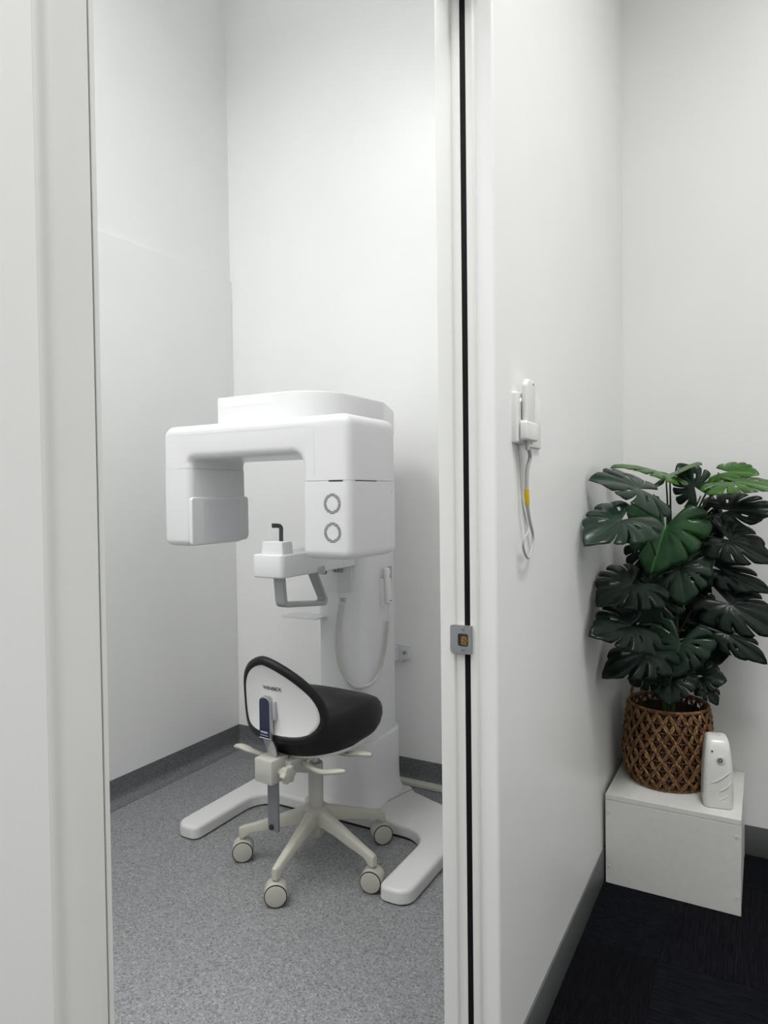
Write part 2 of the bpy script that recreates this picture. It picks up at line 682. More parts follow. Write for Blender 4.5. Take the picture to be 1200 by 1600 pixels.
cp = cove_profile()
struct(obj('baseboard_left', prism([(XL + 0.012 + d, z) for d, z in cp], 'Y', -0.9, YB), M_COVE))
struct(obj('baseboard_back', prism([(YB - d, z) for d, z in cp], 'X', XL + .012, WX0), M_COVE))
struct(obj('baseboard_partition', box(WX1, WX1 + 0.006, Y_FAR + 0.012, YB, 0.0, 0.105, 0.002, 2), M_SKIRT))
struct(obj('baseboard_hall', box(WX1 + 0.006, 1.4, YB - 0.006, YB, 0.0, 0.105, 0.002, 2), M_SKIRT))
struct(obj('baseboard_partition_near', box(WX1, WX1 + 0.006, -1.7, 0.25, 0.0, 0.105, 0.002, 2), M_SKIRT))

# doorway
dr = bpy.data.objects.new('door_1', None)
scene.collection.objects.link(dr)
dr['kind'] = 'structure'
dr['label'] = 'white door frame with black seal and satin strike plate'
ORG[dr.name] = (0, 0, 0)
# far side
obj('jamb', prism(fillet([(WX0 - .004, 1.286), (-0.556, 1.286), (-0.5545, Y_FAR), (WX0 - .004, Y_FAR)], [.002, .003, 0, 0], 3), 'Z', 0, Z_HEAD), M_FRAME, dr)
obj('jamb', prism([(-0.5555, 1.2915), (-0.5360, 1.2915), (-0.5360, Y_FAR), (-0.5555, Y_FAR)], 'Z', 0, Z_HEAD), M_FRAME, dr)
obj('jamb', prism(fillet([(-0.5235, 1.2915), (-0.509, 1.2915), (-0.507, Y_FAR), (-0.5235, Y_FAR)], [0, .003, 0, 0], 3), 'Z', 0, Z_HEAD), M_FRAME, dr)
o = obj('seal_strip', prism([(-0.5360, 1.2925), (-0.5235, 1.2925), (-0.5235, Y_FAR), (-0.5360, Y_FAR)], 'Z', 0, Z_HEAD), M_BLACKSEAL, dr)
o['label'] = 'black rubber seal strip'
# head lining
obj('head_jamb', box(WX0 - .004, -0.507, 0.38, 1.286, Z_HEAD - 0.014, Z_HEAD), M_FRAME, dr)
# strike plate with curved lip
pl = []
for k in range(7):
    a = R(50 * k / 6)
    pl.append((-0.5565 - 0.0115 * math.sin(a) * 1.0, 1.2830 + 0.006 * (1 - math.cos(a))))
secs = []
for x, y, hz in [(-0.5190, 1.2830, .0255), (-0.5200, 1.2830, .0280), (-0.5225, 1.2830, .0292)] + [(x, y, .0292 - 0.0035 * (k / 6) ** 2) for k, (x, y) in enumerate(pl)] + [(pl[-1][0] - .0008, pl[-1][1] + .0008, .0225)]:
    secs.append([(x, y, 0.9863 - hz), (x, y, 0.9863 + hz), (x + .0003, y + .0018, 0.9863 + hz), (x + .0003, y + .0018, 0.9863 - hz)])
sp = obj('strike_plate', loft(secs), M_SATIN, dr, ang=25)
sp['label'] = 'satin steel strike plate'
obj('strike_backing', box(-0.5545, -0.519, 1.2848, 1.2925, 0.958, 1.0145), M_SATIN, sp)
obj('latch_hole', prism(fillet([(-0.5475, .973), (-0.5255, .973), (-0.5255, .9985), (-0.5475, .9985)], .004, 3), 'Y', 1.2822, 1.2835), M_DARK, sp)
obj('latch_pocket', prism(fillet([(-0.5405, .975), (-0.5265, .975), (-0.5265, .9945), (-0.5405, .9945)], .005, 3), 'Y', 1.2817, 1.2828), M_BRASS, sp)
for z in (0.9645, 1.0075):
    obj('screw', lathe([(0.0038, 1.2812), (0.0042, 1.2836)], (-0.5375, 0, z), 'Y', 12), M_SATIN, sp)
    # recess of the screw head
    obj('screw_recess', lathe([(0.0014, 1.2808), (0.0014, 1.2815)], (-0.5375, 0, z), 'Y', 8), M_DARK, sp)
# near side: moulded face of the frame, shadow gap and stop
prof = [(WX1, 0.3181), (WX1, 0.3190)]
for k in range(6):
    t = k / 5
    prof.append((WX1 + 0.0042 * (3 * t * t - 2 * t ** 3), 0.320 + 0.0085 * t))
prof += [(WX1 + 0.0048, 0.331), (WX1 + 0.0036, 0.336), (WX1 + 0.0036, 0.3615), (WX1 + 0.0024, 0.3635), (WX0 - .004, 0.3635), (WX0 - .004, 0.3181)]
obj('jamb', prism(prof, 'Z', 0, Z_HEAD + 0.04), M_FRAME, dr)
obj('jamb_stop', prism(fillet([(-0.535, 0.3760), (-0.4795, 0.3760), (-0.4795, 0.3815), (-0.535, 0.3815)], [0, .0006, .0015, 0], 3), 'Z', 0, Z_HEAD), M_FRAME, dr)
obj('stop_groove_shade', prism([(-0.535, 0.3635), (-0.488, 0.3635), (-0.488, 0.3760), (-0.535, 0.3760)], 'Z', 0, Z_HEAD), M_DARK, dr)  # near-black strip paints the shade inside the gap

# flat cable duct on the floor along the back wall
o = obj('cable_duct', prism(fillet([(2.6535, 0.0), (2.6535, 0.015), (2.6965, 0.017), (2.6965, 0.0)], [0, .002, .002, 0], 2), 'X', -1.95, -0.60), M_DUCT, origin=(-1.2, 2.67, 0))
tag(o, 'cream plastic cable duct lying on the floor along the back wall', 'cable duct')

# ------------------------------------------------------------------ dental x-ray machine
XC = -1.462
mc = thing('dental_x_ray_machine', 'white floor-standing panoramic dental x-ray machine with forked foot', 'x-ray machine', (XC, 2.30, 0))
# forked foot
half = [(0, 2.56), (0.15, 2.56), (0.19, 2.515), (0.30, 2.475), (0.44, 2.43), (0.50, 2.34), (0.50, 1.845), (0.390, 1.845), (0.390, 2.232), (0, 2.232)]
rad = [0, .03, .05, .10, .10, .10, .05, .03, .11, 0]
right = [(XC + x, y) for x, y in half]
left = [(XC - x, y) for x, y in half[::-1]]
outline = fillet(right + left[1:-1], rad + rad[::-1][1:-1], 8)
obj('foot_plate', prism(outline, 'Z', 0.006, 0.05, 0.0, 0.014, 4), M_FOOT, mc)
inn = fillet([(XC + x * (0.985 if x > .4 else 1.02), y + (0.008 if y < 2 else -0.004)) for x, y in half] + [(XC - x * (0.985 if x > .4 else 1.02), y + (0.008 if y < 2 else -0.004)) for x, y in half[::-1]][1:-1], rad + rad[::-1][1:-1], 6)
obj('foot_pad', prism(inn, 'Z', 0.0, 0.0065), M_DARK, mc)
# column, foot cover
cw = 0.112
colpts = fillet([(XC - cw, 2.245), (XC + cw, 2.245), (XC + cw, 2.53), (XC - cw, 2.53)], [.045, .06, .05, .05], 8)
colm = obj('column', prism(colpts, 'Z', 0.05, 1.56), M_MACH, mc)
fcv = fillet([(XC - cw - .012, 2.233), (XC + cw + .012, 2.233), (XC + cw + .012, 2.54), (XC - cw - .012, 2.54)], [.055, .07, .055, .055], 8)
secs = []
for z, k in ((0.050, 1.09), (0.060, 1.085), (0.075, 1.045), (0.10, 1.012), (0.15, 1.0), (0.305, 1.0), (0.3145, 0.992), (0.318, 0.97), (0.318, 0.93)):
    secs.append([(XC + (x - XC) * k, 2.385 + (y - 2.385) * k, z) for x, y in fcv])
obj('column_foot_cover', loft(secs), M_MACH, mc)
obj('foot_cover_seam', prism([(x * 1.0, y) for x, y in fillet([(XC + .09, 2.18), (XC + .17, 2.53), (XC + .172, 2.53), (XC + .092, 2.18)], 0)], 'Z', 0.0495, 0.0508), M_SLOT, mc)
# service panel on the column front, connector, lettering
obj('service_panel', prism(fillet([(XC - .085, 0.905), (XC + .060, 0.905), (XC + .060, 1.25), (XC - .085, 1.25)], .012, 4), 'Y', 2.2425, 2.2465, 0.0015, 0, 2), M_MACH2, mc)
bm = bmesh.new()
for z, w in ((0.882, 0.030), (0.876, 0.022), (0.871, 0.027)):
    add_box(bm, XC + .005, XC + .005 + w, 2.2438, 2.2452, z - .001, z + .001)
o = obj('column_print', bm, M_PRINT, mc, flat=True); o['kind'] = 'stuff'
for dx in (-.018, -.002, .012):
    obj('cable_socket', box(XC + dx, XC + dx + .009, 2.228, 2.2435, 0.985, 1.004, 0.001, 1), M_HANDLE, mc)
# wall bracket
br = obj('wall_bracket', prism(fillet([(-1.425, 0.535), (-1.408, 0.552), (-1.382, 0.552), (-1.382, 0.616), (-1.46, 0.616), (-1.46, 0.535)], [.004, .004, .002, .003, 0, 0], 3), 'Y', 2.682, 2.6995), M_MACH2, mc)
obj('bracket_arm', box(-1.50, -1.43, 2.52, 2.69, 0.55, 0.61), M_MACH2, br)
obj('bolt', lathe([(0.0085, 2.681), (0.0085, 2.676), (0.006, 2.674)], (-1.402, 0, 0.583), 'Y', 12), M_STEELBAR, br)

# rotating unit: beam, sensor housing on the left, tube housing on the right
AX0, AX1, AX2, AX3 = -1.876, -1.743, -1.270, -1.088
AY0, AY1 = 1.740, 2.038
ZT, ZB, ZS = 1.536, 1.416, 1.3315
up_pts = [(AX0, 1.386), (AX0, ZT), (AX3, ZT), (AX3, ZS), (AX2, ZS), (AX2, ZB), (AX1, ZB), (AX1, 1.386)]
arm = obj('rotating_arm', prism(fillet(up_pts, [0, .042, .038, 0, 0, .035, .035, 0], 8), 'Y', AY0, AY1, 0.028, 0.028, 6, lock=(1.386, ZS)), M_MACH, mc)
def vblock(x0, x1, z0, z1, name, rb, parent=mc, material=M_MACH, y0=AY0, y1=AY1):
    ring = fillet([(x0, y0), (x1, y0), (x1, y1), (x0, y1)], 0.024, 6)
    cx, cy = (x0 + x1) / 2, (y0 + y1) / 2
    secs = []
    n = 7
    for k in range(n + 1):
        a = R(90 * k / n)
        ins = rb * (1 - math.sin(a)); z = z0 + rb * (1 - math.cos(a))
        kx = ((x1 - x0) / 2 - ins) / ((x1 - x0) / 2); ky = ((y1 - y0) / 2 - ins) / ((y1 - y0) / 2)
        secs.append([(cx + (x - cx) * kx, cy + (y - cy) * ky, z) for x, y in ring])
    secs.append([(x, y, z1) for x, y in ring])
    return obj(name, loft(secs), material, parent)
tb = vblock(AX2, AX3, 1.086, ZS - 0.0012, 'tube_housing', 0.030)
sh = vblock(AX0, AX1, 1.113, 1.3850, 'sensor_housing', 0.026)
# inner plate and grey window on the sensor housing
spl = obj('sensor_cover', prism(fillet([(AY0 + .002, 1.116), (AY1 + .002, 1.122), (AY1 + .002, 1.286), (AY0 + .002, 1.284)], [.012, .02, .012, .012], 5), 'X', AX1 - 0.008, AX1 + 0.005, 0, 0.004, 3), M_MACH2, sh)
obj('sensor_window', prism(fillet([(1.800, 1.132), (1.990, 1.136), (1.990, 1.276), (1.800, 1.274)], .004, 3), 'X', AX1 + 0.0045, AX1 + 0.0054), M_MACHGREY, sh)
# seam slot and screws on the tube housing
bm = bmesh.new()
add_box(bm, AX2 + .105, AX3 - .026, AY0 - .0006, AY0 + .01, ZS - .0045, ZS + .0005)
add_box(bm, AX3 - .03, AX3 + .0006, AY0 + .03, AY0 + .16, ZS - .0035, ZS - .0002)
o = obj('seam_slot', bm, M_SLOT, tb, flat=True)
for y, z in ((1.775, 1.108), (1.795, 1.305), (2.00, 1.298), (2.012, 1.13)):
    obj('screw', lathe([(0.004, AX3 - .002), (0.004, AX3 + .0008), (0.003, AX3 + .0012)], (0, y, z), 'X', 10), M_MACHGREY, tb)
# two rings of vent slots
VX = -1.153
for zc in (1.2595, 1.1712):
    bm = bmesh.new()
    r1, r0 = 0.0310, 0.0215
    for k in range(14):
        z = -0.0295 + k * 0.059 / 13
        a = math.sqrt(max(0, r1 * r1 - z * z))
        b = math.sqrt(max(0, r0 * r0 - z * z)) if abs(z) < r0 else 0
        a = max(a, 0.0085)
        if b < 0.006:
            add_box(bm, VX - a, VX + a, AY0 - .0008, AY0 + .004, zc + z - .0011, zc + z + .0011)
        else:
            for s in (-1, 1):
                x0, x1 = sorted((VX + s * b, VX + s * a))
                add_box(bm, x0, x1, AY0 - .0008, AY0 + .004, zc + z - .0011, zc + z + .0011)
    o = obj('vent_grille', bm, M_SLOT, tb, flat=True)
    o['kind'] = 'stuff'
    o['label'] = 'ring of dark cooling slots'
# fine seams of the beam shell
bm = bmesh.new()
add_box(bm, AX0 + .03, AX2 + .03, AY0 - .0004, AY0 + .002, 1.5005, 1.5015)
add_box(bm, AX2 + .052, AX2 + .053, AY0 - .0004, AY0 + .002, 1.345, 1.5015)
add_box(bm, AX0 + .02, AX0 + .075, AY0 - .0004, AY0 + .002, 1.3845, 1.3862)
obj('shell_seam', bm, M_MACHGREY, arm, flat=True)
# fixed carriage cover on top with the light bar
ck = [(-1.692, 1.822), (-1.245, 1.822), (-1.245, 2.24), (-1.350, 2.515), (-1.574, 2.515), (-1.692, 2.24)]
cvp = fillet(ck, [.012, .17, .10, .04, .04, .10], 10)
cv = obj('carriage_cover', prism(cvp, 'Z', ZT - 0.004, 1.634, 0, 0.006, 3), M_MACH, mc)
bm = prism(fillet([(-1.662, 1.600), (-1.452, 1.602), (-1.452, 1.620), (-1.662, 1.618)], .005, 3), 'Y', 1.8195, 1.823)
o = obj('light_bar', bm, M_LED, cv); o['label'] = 'glowing white light bar'
# chin-rest arm
ca = obj('chin_rest_arm', prism(fillet([(-1.512, 1.785), (-1.384, 1.785), (-1.384, 2.25), (-1.512, 2.25)], [.016, .022, .01, .01], 6), 'Z', 1.012, 1.090, 0.006, 0.005, 3), M_MACH2, mc)
obj('arm_band', prism(fillet([(-1.5125, 1.7845), (-1.3835, 1.7845), (-1.3835, 2.20), (-1.5125, 2.20)], [.016, .022, .01, .01], 6), 'Z', 1.0255, 1.0265), M_MACHGREY, ca)
cs = obj('chin_support', loft([[(x, y, z) for x, y in fillet([(-1.484 + d, 1.80 + d), (-1.393 - d, 1.80 + d), (-1.393 - d, 1.862 - d), (-1.484 + d, 1.862 - d)], .005, 3)] for z, d in ((1.088, 0), (1.110, .001), (1.131, .003), (1.133, .005))]), M_MACH2, mc)
rod = smooth_path([(-1.424, 1.835, 1.125), (-1.424, 1.835, 1.160), (-1.424, 1.835, 1.177), (-1.428, 1.833, 1.1840), (-1.437, 1.829, 1.1855), (-1.452, 1.822, 1.1855)], 6)
o = obj('bite_rod', tube([Vector(p) for p in rod], 0.0088, 8, flat=0.40), M_BITE, mc)
o['label'] = 'black bent bite rod'
# grip loop below the arm
loop = [(1.845, 1.02), (1.856, 0.912), (2.13, 0.874), (1.995, 1.012), (1.93, 1.014)]
lp = fillet([(1.838, 1.018), (1.850, 0.905), (2.135, 0.872), (2.045, 1.018)], [.0, .028, .022, .0], 8)
lpi = fillet([(1.858, 1.018), (1.869, 0.921), (2.106, 0.893), (2.034, 1.008), (1.955, 1.018)], [.0, .012, .008, .014, .0], 8)
hb = bmesh.new()
# outer boundary then inner boundary back = a closed U-shaped band
add_prism(hb, lp + [(1.955, 1.018)] + [(1.955, 1.009)] + lpi[::-1][1:], 'X', -1.463, -1.425, 0, 0.004, 2)
obj('grip_loop', hb, M_HANDLE, mc)
obj('grip_clip', prism(fillet([(1.985, 1.005), (2.035, 1.005), (2.028, 1.035), (1.992, 1.030)], .004, 3), 'X', -1.400, -1.381), M_HANDLE, mc)
obj('stop_button', lathe([(0.010, 0.998), (0.012, 1.003), (0.012, 1.012)], (-1.41, 2.065, 0), 'Z', 14), M_RED, mc)
# small pale tray beside the column
obj('side_tray', prism(fillet([(-1.690, 2.165), (-1.52, 2.165), (-1.52, 2.275), (-1.690, 2.275)], .012, 4), 'Z', 0.803, 0.808, 0.001, 0.001, 1), M_MACH2, mc)
# rating label on the column side
lb = obj('rating_label', box(XC + cw - .002, XC + cw + .0008, 2.437, 2.474, 0.845, 0.992), M_LABEL, mc, flat=True)
bm = bmesh.new()
zz = 0.985
random.seed(3)
while zz > 0.855:
    if not (0.905 < zz < 0.935):
        w = random.uniform(.018, .030)
        add_box(bm, XC + cw, XC + cw + .0012, 2.440, 2.440 + w, zz - .0016, zz)
    zz -= 0.0062
o = obj('label_print', bm, M_PRINT, lb, flat=True); o['kind'] = 'stuff'
obj('label_mark', box(XC + cw, XC + cw + .0014, 2.452, 2.472, 0.908, 0.932), M_YEL, lb, flat=True)
obj('label_mark_centre', box(XC + cw, XC + cw + .0018, 2.458, 2.466, 0.914, 0.926), M_PRINT, lb, flat=True)
obj('handset_holder', prism(fillet([(2.372, 0.838), (2.428, 0.838), (2.428, 0.895), (2.420, 0.94), (2.372, 0.95)], .004, 3), 'X', XC + cw - .002, XC + cw + .012), M_MACH2, mc)

# exposure handset hanging on the column, with its coiled cord
hs = thing('exposure_handset', 'slim white exposure handset with coiled cord hanging on the machine column', 'hand switch', (XC + cw + .02, 2.40, 0.84))
pts = fillet([(2.392, 0.848), (2.424, 0.848), (2.420, 0.93), (2.408, 0.992), (2.386, 0.992), (2.388, 0.93)], [.006, .006, .02, .008, .008, .02], 4)
obj('handset_body', prism(pts, 'X', XC + cw + .0125, XC + cw + .031, 0.002, 0.006, 3), M_PHONE, hs)
obj('handset_button', prism(fillet([(2.400, 0.950), (2.412, 0.950), (2.411, 0.968), (2.400, 0.968)], .004, 3), 'X', XC + cw + .030, XC + cw + .0325), M_LABEL, hs)
obj('handset_print', box(XC + cw + .030, XC + cw + .0314, 2.398, 2.414, 0.857, 0.861), M_PRINT, hs, flat=True)
thin1 = smooth_path([(-1.453, 2.232, 0.990), (-1.452, 2.230, 0.945), (-1.454, 2.230, 0.905), (-1.448, 2.230, 0.866)], 5)
coil_axis = smooth_path([(-1.448, 2.229, 0.866), (-1.463, 2.228, 0.782), (-1.467, 2.227, 0.706), (-1.455, 2.226, 0.632), (-1.427, 2.226, 0.577),
                         (-1.395, 2.226, 0.552), (-1.366, 2.228, 0.544), (-1.338, 2.248, 0.549), (-1.330, 2.294, 0.563), (-1.334, 2.349, 0.599), (-1.336, 2.387, 0.658), (-1.338, 2.410, 0.723), (-1.338, 2.420, 0.774)], 8)
thin2 = smooth_path([(-1.338, 2.420, 0.774), (-1.334, 2.412, 0.815), (-1.328, 2.408, 0.850)], 5)
# resample axis evenly and wind a helix around it
ln = [0.0]
for a, b in zip(coil_axis, coil_axis[1:]):
    ln.append(ln[-1] + (b - a).length)
total = ln[-1]
pitch = 0.0056
steps = int(total / pitch * 6)
T, N = frames(coil_axis)
hel = []
k = 0
for s in range(steps + 1):
    d = total * s / steps
    while k < len(ln) - 2 and ln[k + 1] < d:
        k += 1
    t = (d - ln[k]) / max(1e-9, ln[k + 1] - ln[k])
    p = coil_axis[k].lerp(coil_axis[k + 1], t)
    nn = N[k].lerp(N[k + 1], t).normalized(); tt = T[k].lerp(T[k + 1], t).normalized()
    bb = tt.cross(nn)
    a = 2 * math.pi * d / pitch
    hel.append(p + (nn * math.cos(a) + bb * math.sin(a)) * 0.0048)
bm = bmesh.new()
add_tube(bm, thin1, 0.0018, 6)
add_tube(bm, hel, 0.0024, 5)
add_tube(bm, thin2, 0.0018, 6)
obj('coiled_cord', bm, M_CORD, hs, ang=80)

# ------------------------------------------------------------------ dental stool
ST = (-1.372, 1.942, 0)
st = thing('dental_stool', 'wheeled dental stool with black vinyl seat and white-backed curved backrest', 'stool', ST, R(-6))
S = dict(parent=st, local=True)
# star base: five legs
for k in range(5):
    a = R(-84 + 6 + 72 * k)
    ux, uy = math.cos(a), math.sin(a)
    vx, vy = -uy, ux
    secs = []
    for d, zt, h, w in ((0.018, 0.197, 0.055, 0.022), (0.05, 0.192, 0.050, 0.0195), (0.10, 0.175, 0.042, 0.0165), (0.17, 0.150, 0.034, 0.0145), (0.235, 0.128, 0.026, 0.0125), (0.262, 0.121, 0.040, 0.012), (0.276, 0.114, 0.033, 0.009)):
        c = 0.35
        ring = [(-w, zt - h), (w, zt - h), (w, zt - h * c * .5), (w * .62, zt), (-w * .62, zt), (-w, zt - h * c * .5)]
        secs.append([(ux * d + vx * q, uy * d + vy * q, z) for q, z in ring])
    obj('leg', loft(secs), M_IVORY, st, local=True, ang=50)
obj('hub', lathe([(0.030, 0.108), (0.032, 0.115), (0.036, 0.150), (0.046, 0.186), (0.044, 0.198), (0.030, 0.203)]), M_IVORY, **S)
obj('hub_sleeve', lathe([(0.021, 0.095), (0.022, 0.097), (0.022, 0.120)]), M_IVORY, **S)
obj('gas_column', lathe([(0.0255, 0.196), (0.0262, 0.20), (0.0262, 0.352), (0.025, 0.355)]), M_IVORYM, **S)
obj('piston', lathe([(0.014, 0.35), (0.014, 0.408)]), M_CHROME, **S)
# casters
def caster(yaw):
    r_, w = 0.0375, 0.024
    hood = bmesh.new()
    add_lathe(hood, [(r_ * .90, -0.012), (r_ * .985, -0.0105), (r_ * .985, 0.0105), (r_ * .90, 0.012)], (0, 0, 0), 'X', 24)
    add_lathe(hood, [(0.0065, 0.0), (0.0065, 0.045), (0.0045, 0.050)], (0, 0, 0), 'Z', 10)
    return hood
wb = bmesh.new()
add_lathe(wb, [(0.022, 0.009), (0.0370, 0.0095), (0.0375, 0.0125), (0.0375, 0.0225), (0.0355, 0.0262), (0.0300, 0.0275)], (0, 0, 0), 'X', 28)
wbk = bmesh.new()
add_lathe(wbk, [(0.0300, 0.0255), (0.0362, 0.0250), (0.0364, 0.0268), (0.0335, 0.0279), (0.0300, 0.0275)], (0, 0, 0), 'X', 28)
wcp = bmesh.new()
add_lathe(wcp, [(0.0310, 0.0268), (0.0334, 0.0272), (0.0330, 0.0290), (0.0290, 0.0302)], (0, 0, 0), 'X', 28)
first = None
yaws = (-50, -70, -40, -40, -48)
for k in range(5):
    a = R(-84 + 6 + 72 * k)
    if first is None:
        cst = obj('caster', caster(0), M_IVORY, st, local=True)
        for s in (1, -1):
            for nm, src, mm in (('wheel', wb, M_IVORY), ('wheel_ring', wbk, M_DARK), ('wheel_cap', wcp, M_IVORY)):
                b2 = src.copy()
                if s < 0:
                    bmesh.ops.scale(b2, vec=(-1, 1, 1), verts=b2.verts)
                obj(nm, b2, mm, cst, local=True)
        first = cst
    else:
        cst = copy_tree(first, st)
    cst.location = (0.264 * math.cos(a), 0.264 * math.sin(a), 0.0376)
    cst.rotation_euler = (0, 0, R(yaws[k]))
wb.free(); wbk.free(); wcp.free()
# mechanism plate, seat shell, seat cushion
obj('mechanism', box(-0.060, 0.060, -0.19, 0.10, 0.404, 0.430, 0.006, 2), M_IVORYM, **S)
def seat_ring(sx, sy, n=48, p=2.6):
    out = []
    for k in range(n):
        a = 2 * math.pi * k / n
        c, s = math.cos(a), math.sin(a)
        x = sx * math.copysign(abs(c) ** (2 / p), c); y = sy * math.copysign(abs(s) ** (2 / p), s)
        x *= 1.0 - 0.10 * (y / sy) if y > 0 else 1.0 - 0.03 * (-y / sy)
        out.append((x, y))
    return out
def seat_top(x, y):
    # raised rear, waterfall front, shallow dish
    return 0.010 * (-y / 0.2) - 0.35 * max(0, y - 0.10) ** 1.5 + 0.30 * x * x + (0.018 * math.exp(-((y - 0.02) / 0.09) ** 2))
secs = []
SX, SY, YO = 0.190, 0.232, 0.042
for k, zz in ((0.55, 0.462), (0.80, 0.463), (0.90, 0.470), (0.965, 0.490), (1.0, 0.520), (0.998, 0.545), (0.97, 0.568), (0.91, 0.584), (0.80, 0.592), (0.6, 0.594), (0.35, 0.593), (0.1, 0.592)):
    w = max(0.0, min(1.0, (zz - 0.50) / 0.07))
    ring = []
    for x, y in seat_ring(SX * k, SY * k):
        lift = 0.055 * max(0, (-y) / SY) ** 2 * w
        low = -0.006 * (1 - w) * (1 if y < 0 else 0) + 0.010 * (1 - w) * (x / SX) ** 2
        ring.append((x, y + YO, zz - 0.026 + w * seat_top(x, y) + lift * 0.2 + low))
    secs.append(ring)
obj('seat', loft(secs), M_VINYL, st, local=True, ang=80)
obj('seat_shell', loft([[(x, y + YO, z) for x, y in seat_ring(SX * k, SY * k)] for k, z in ((0.5, 0.423), (0.80, 0.425), (0.86, 0.431), (0.885, 0.441), (0.87, 0.449))]), M_SHELL, st, local=True, ang=60)

# backrest: curved pad with black rim and white rear shell
BH = 0.268
hw = [(0.0, 0.085), (0.010, 0.130), (0.030, 0.160), (0.060, 0.176), (0.095, 0.177), (0.130, 0.168), (0.165, 0.150), (0.200, 0.122), (0.230, 0.088), (0.252, 0.052), (0.264, 0.022)]
outl = [(0.0, 0.0)] + [(w, z) for z, w in hw] + [(0.0, BH)] + [(-w, z) for z, w in hw[::-1]]
op = smooth_path([(x, z, 0) for x, z in outl] + [(0, 0, 0)], 3)[:-1]
BZ, BY = 0.500, -0.248
def bk(x, z, off=0.0):
    """point on the curved backrest; off = outwards to the rear"""
    zz = z - 0.11
    y = BY + 2.35 * x * x - 0.42 * zz * zz - 0.10 * zz + 0.03
    n = Vector((2 * 2.35 * x, -1, 0)).normalized()
    return Vector((x, y, BZ + z)) + n * off
CZ = 0.115
def disc(scales, offs):
    bm = bmesh.new()
    rings = []
    for s, of in zip(scales, offs):
        rings.append([bm.verts.new(bk(p.x * s, CZ + (p.y - CZ) * s, of)) for p in op])
    n = len(op)
    for A, B in zip(rings, rings[1:]):
        for k in range(n):
            bm.faces.new((A[k], A[(k + 1) % n], B[(k + 1) % n], B[k]))
    bm.faces.new(rings[-1])
    return bm, rings
bm, rings = disc([0.99, 0.9, 0.7, 0.45, 0.2, 0.05], [-0.012, -0.028, -0.034, -0.036, -0.037, -0.037])
# close the rear of the pad
r2 = [[bm.verts.new(bk(p.x * s, CZ + (p.y - CZ) * s, of)) for p in op] for s, of in ((0.99, 0.0), (0.86, 0.004), (0.4, 0.001))]
n = len(op)
for A, B in ((rings[0], r2[0]), (r2[0], r2[1]), (r2[1], r2[2])):
    for k in range(n):
        bm.faces.new((A[(k + 1) % n], A[k], B[k], B[(k + 1) % n]))
bm.faces.new(r2[2][::-1])
bp_ = obj('backrest_pad', bm, M_VINYL, st, local=True, ang=70)
rim = [bk(p.x * 0.955, CZ + (p.y - CZ) * 0.945, 0.000) for p in op]
obj('backrest_rim', tube(rim, 0.0150, 10, closed=True), M_VINYL, bp_, local=True, ang=80)
bm, rings = disc([0.90, 0.885, 0.84, 0.7, 0.45, 0.2, 0.05], [0.004, 0.0095, 0.0085, 0.0060, 0.005, 0.005, 0.005])
bs = obj('backrest_shell', bm, M_SHELL, st, local=True, ang=70)
# printed name on the shell, wrapped to its curve
bm = text_bm('WINBEX', 0.0150)
for v in bm.verts:
    x, y, z = v.co
    v.co = bk(x * 1.25 + 0.020, 0.170 + y * 1.15, 0.0062 + z)
obj('name_print', bm, M_LETTER, bs, local=True, flat=True)
# support bar: navy plate on the back, chromed bend, box clamp and lower bar
yb0 = bk(0, 0.08).y
bar = [(-0.0, yb0 - 0.014, BZ + 0.135), (0, yb0 - 0.016, BZ + 0.06), (0, yb0 - 0.018, BZ + 0.015), (0, yb0 + 0.002, BZ - 0.035), (0, -0.215, BZ - 0.075), (0, -0.210, BZ - 0.12)]
def strip(path, w, t, mat_, name, parent, taper=None):
    P = smooth_path(path, 6)
    secs = []
    for i, p in enumerate(P):
        tg = (P[min(i + 1, len(P) - 1)] - P[max(i - 1, 0)]).normalized()
        nrm = Vector((0, tg.z, -tg.y))
        secs.append([tuple(p + Vector((s * w, 0, 0)) + nrm * q) for s, q in ((-1, -t), (1, -t), (1, t), (-1, t))])
    return obj(name, loft(secs), mat_, parent, local=True, ang=30)
sb = strip(bar, 0.0215, 0.0022, M_CHROME, 'support_bar', st)
npz0, npz1 = BZ + 0.008, BZ + 0.140
pl = fillet([(-0.0215, npz0), (0.0215, npz0), (0.0215, npz1), (-0.0215, npz1)], [0, 0, .017, .017], 8)
obj('bar_cover', prism([(x * 1.10, z + (0.004 if z > BZ + .1 else 0)) for x, z in pl], 'Y', yb0 - 0.028, yb0 - 0.0145, 0.002, 0, 2), M_CHROME, sb, local=True)
obj('cover_plate', prism([(x * 0.98, z) for x, z in pl], 'Y', yb0 - 0.0295, yb0 - 0.0275), M_NAVY, sb, local=True)
bm = text_bm('WINBEX', 0.0085)
for v in bm.verts:
    x, y, z = v.co
    v.co = Vector((x, yb0 - 0.0296 - z, npz0 + 0.022 + y))
add_box(bm, -0.017, 0.017, yb0 - 0.030, yb0 - 0.0290, npz0 + 0.0115, npz0 + 0.0125)
add_box(bm, -0.0215, 0.0215, yb0 - 0.030, yb0 - 0.0280, npz0 + 0.0020, npz0 + 0.0045)
obj('plate_lettering', bm, M_LETTERW, sb, local=True, flat=True)
obj('pad_mount', box(0.012, 0.034, yb0 - 0.016, yb0 + 0.002, BZ + 0.068, BZ + 0.130, 0.003, 2), M_LABEL, sb, local=True)
cl = obj('clamp_box', box(-0.040, 0.036, -0.252, -0.172, 0.366, 0.443, 0.004, 2), M_IVORYM, **S)
obj('clamp_link', box(-0.020, 0.030, -0.175, -0.05, 0.400, 0.425, 0.004, 2), M_IVORYM, **S)
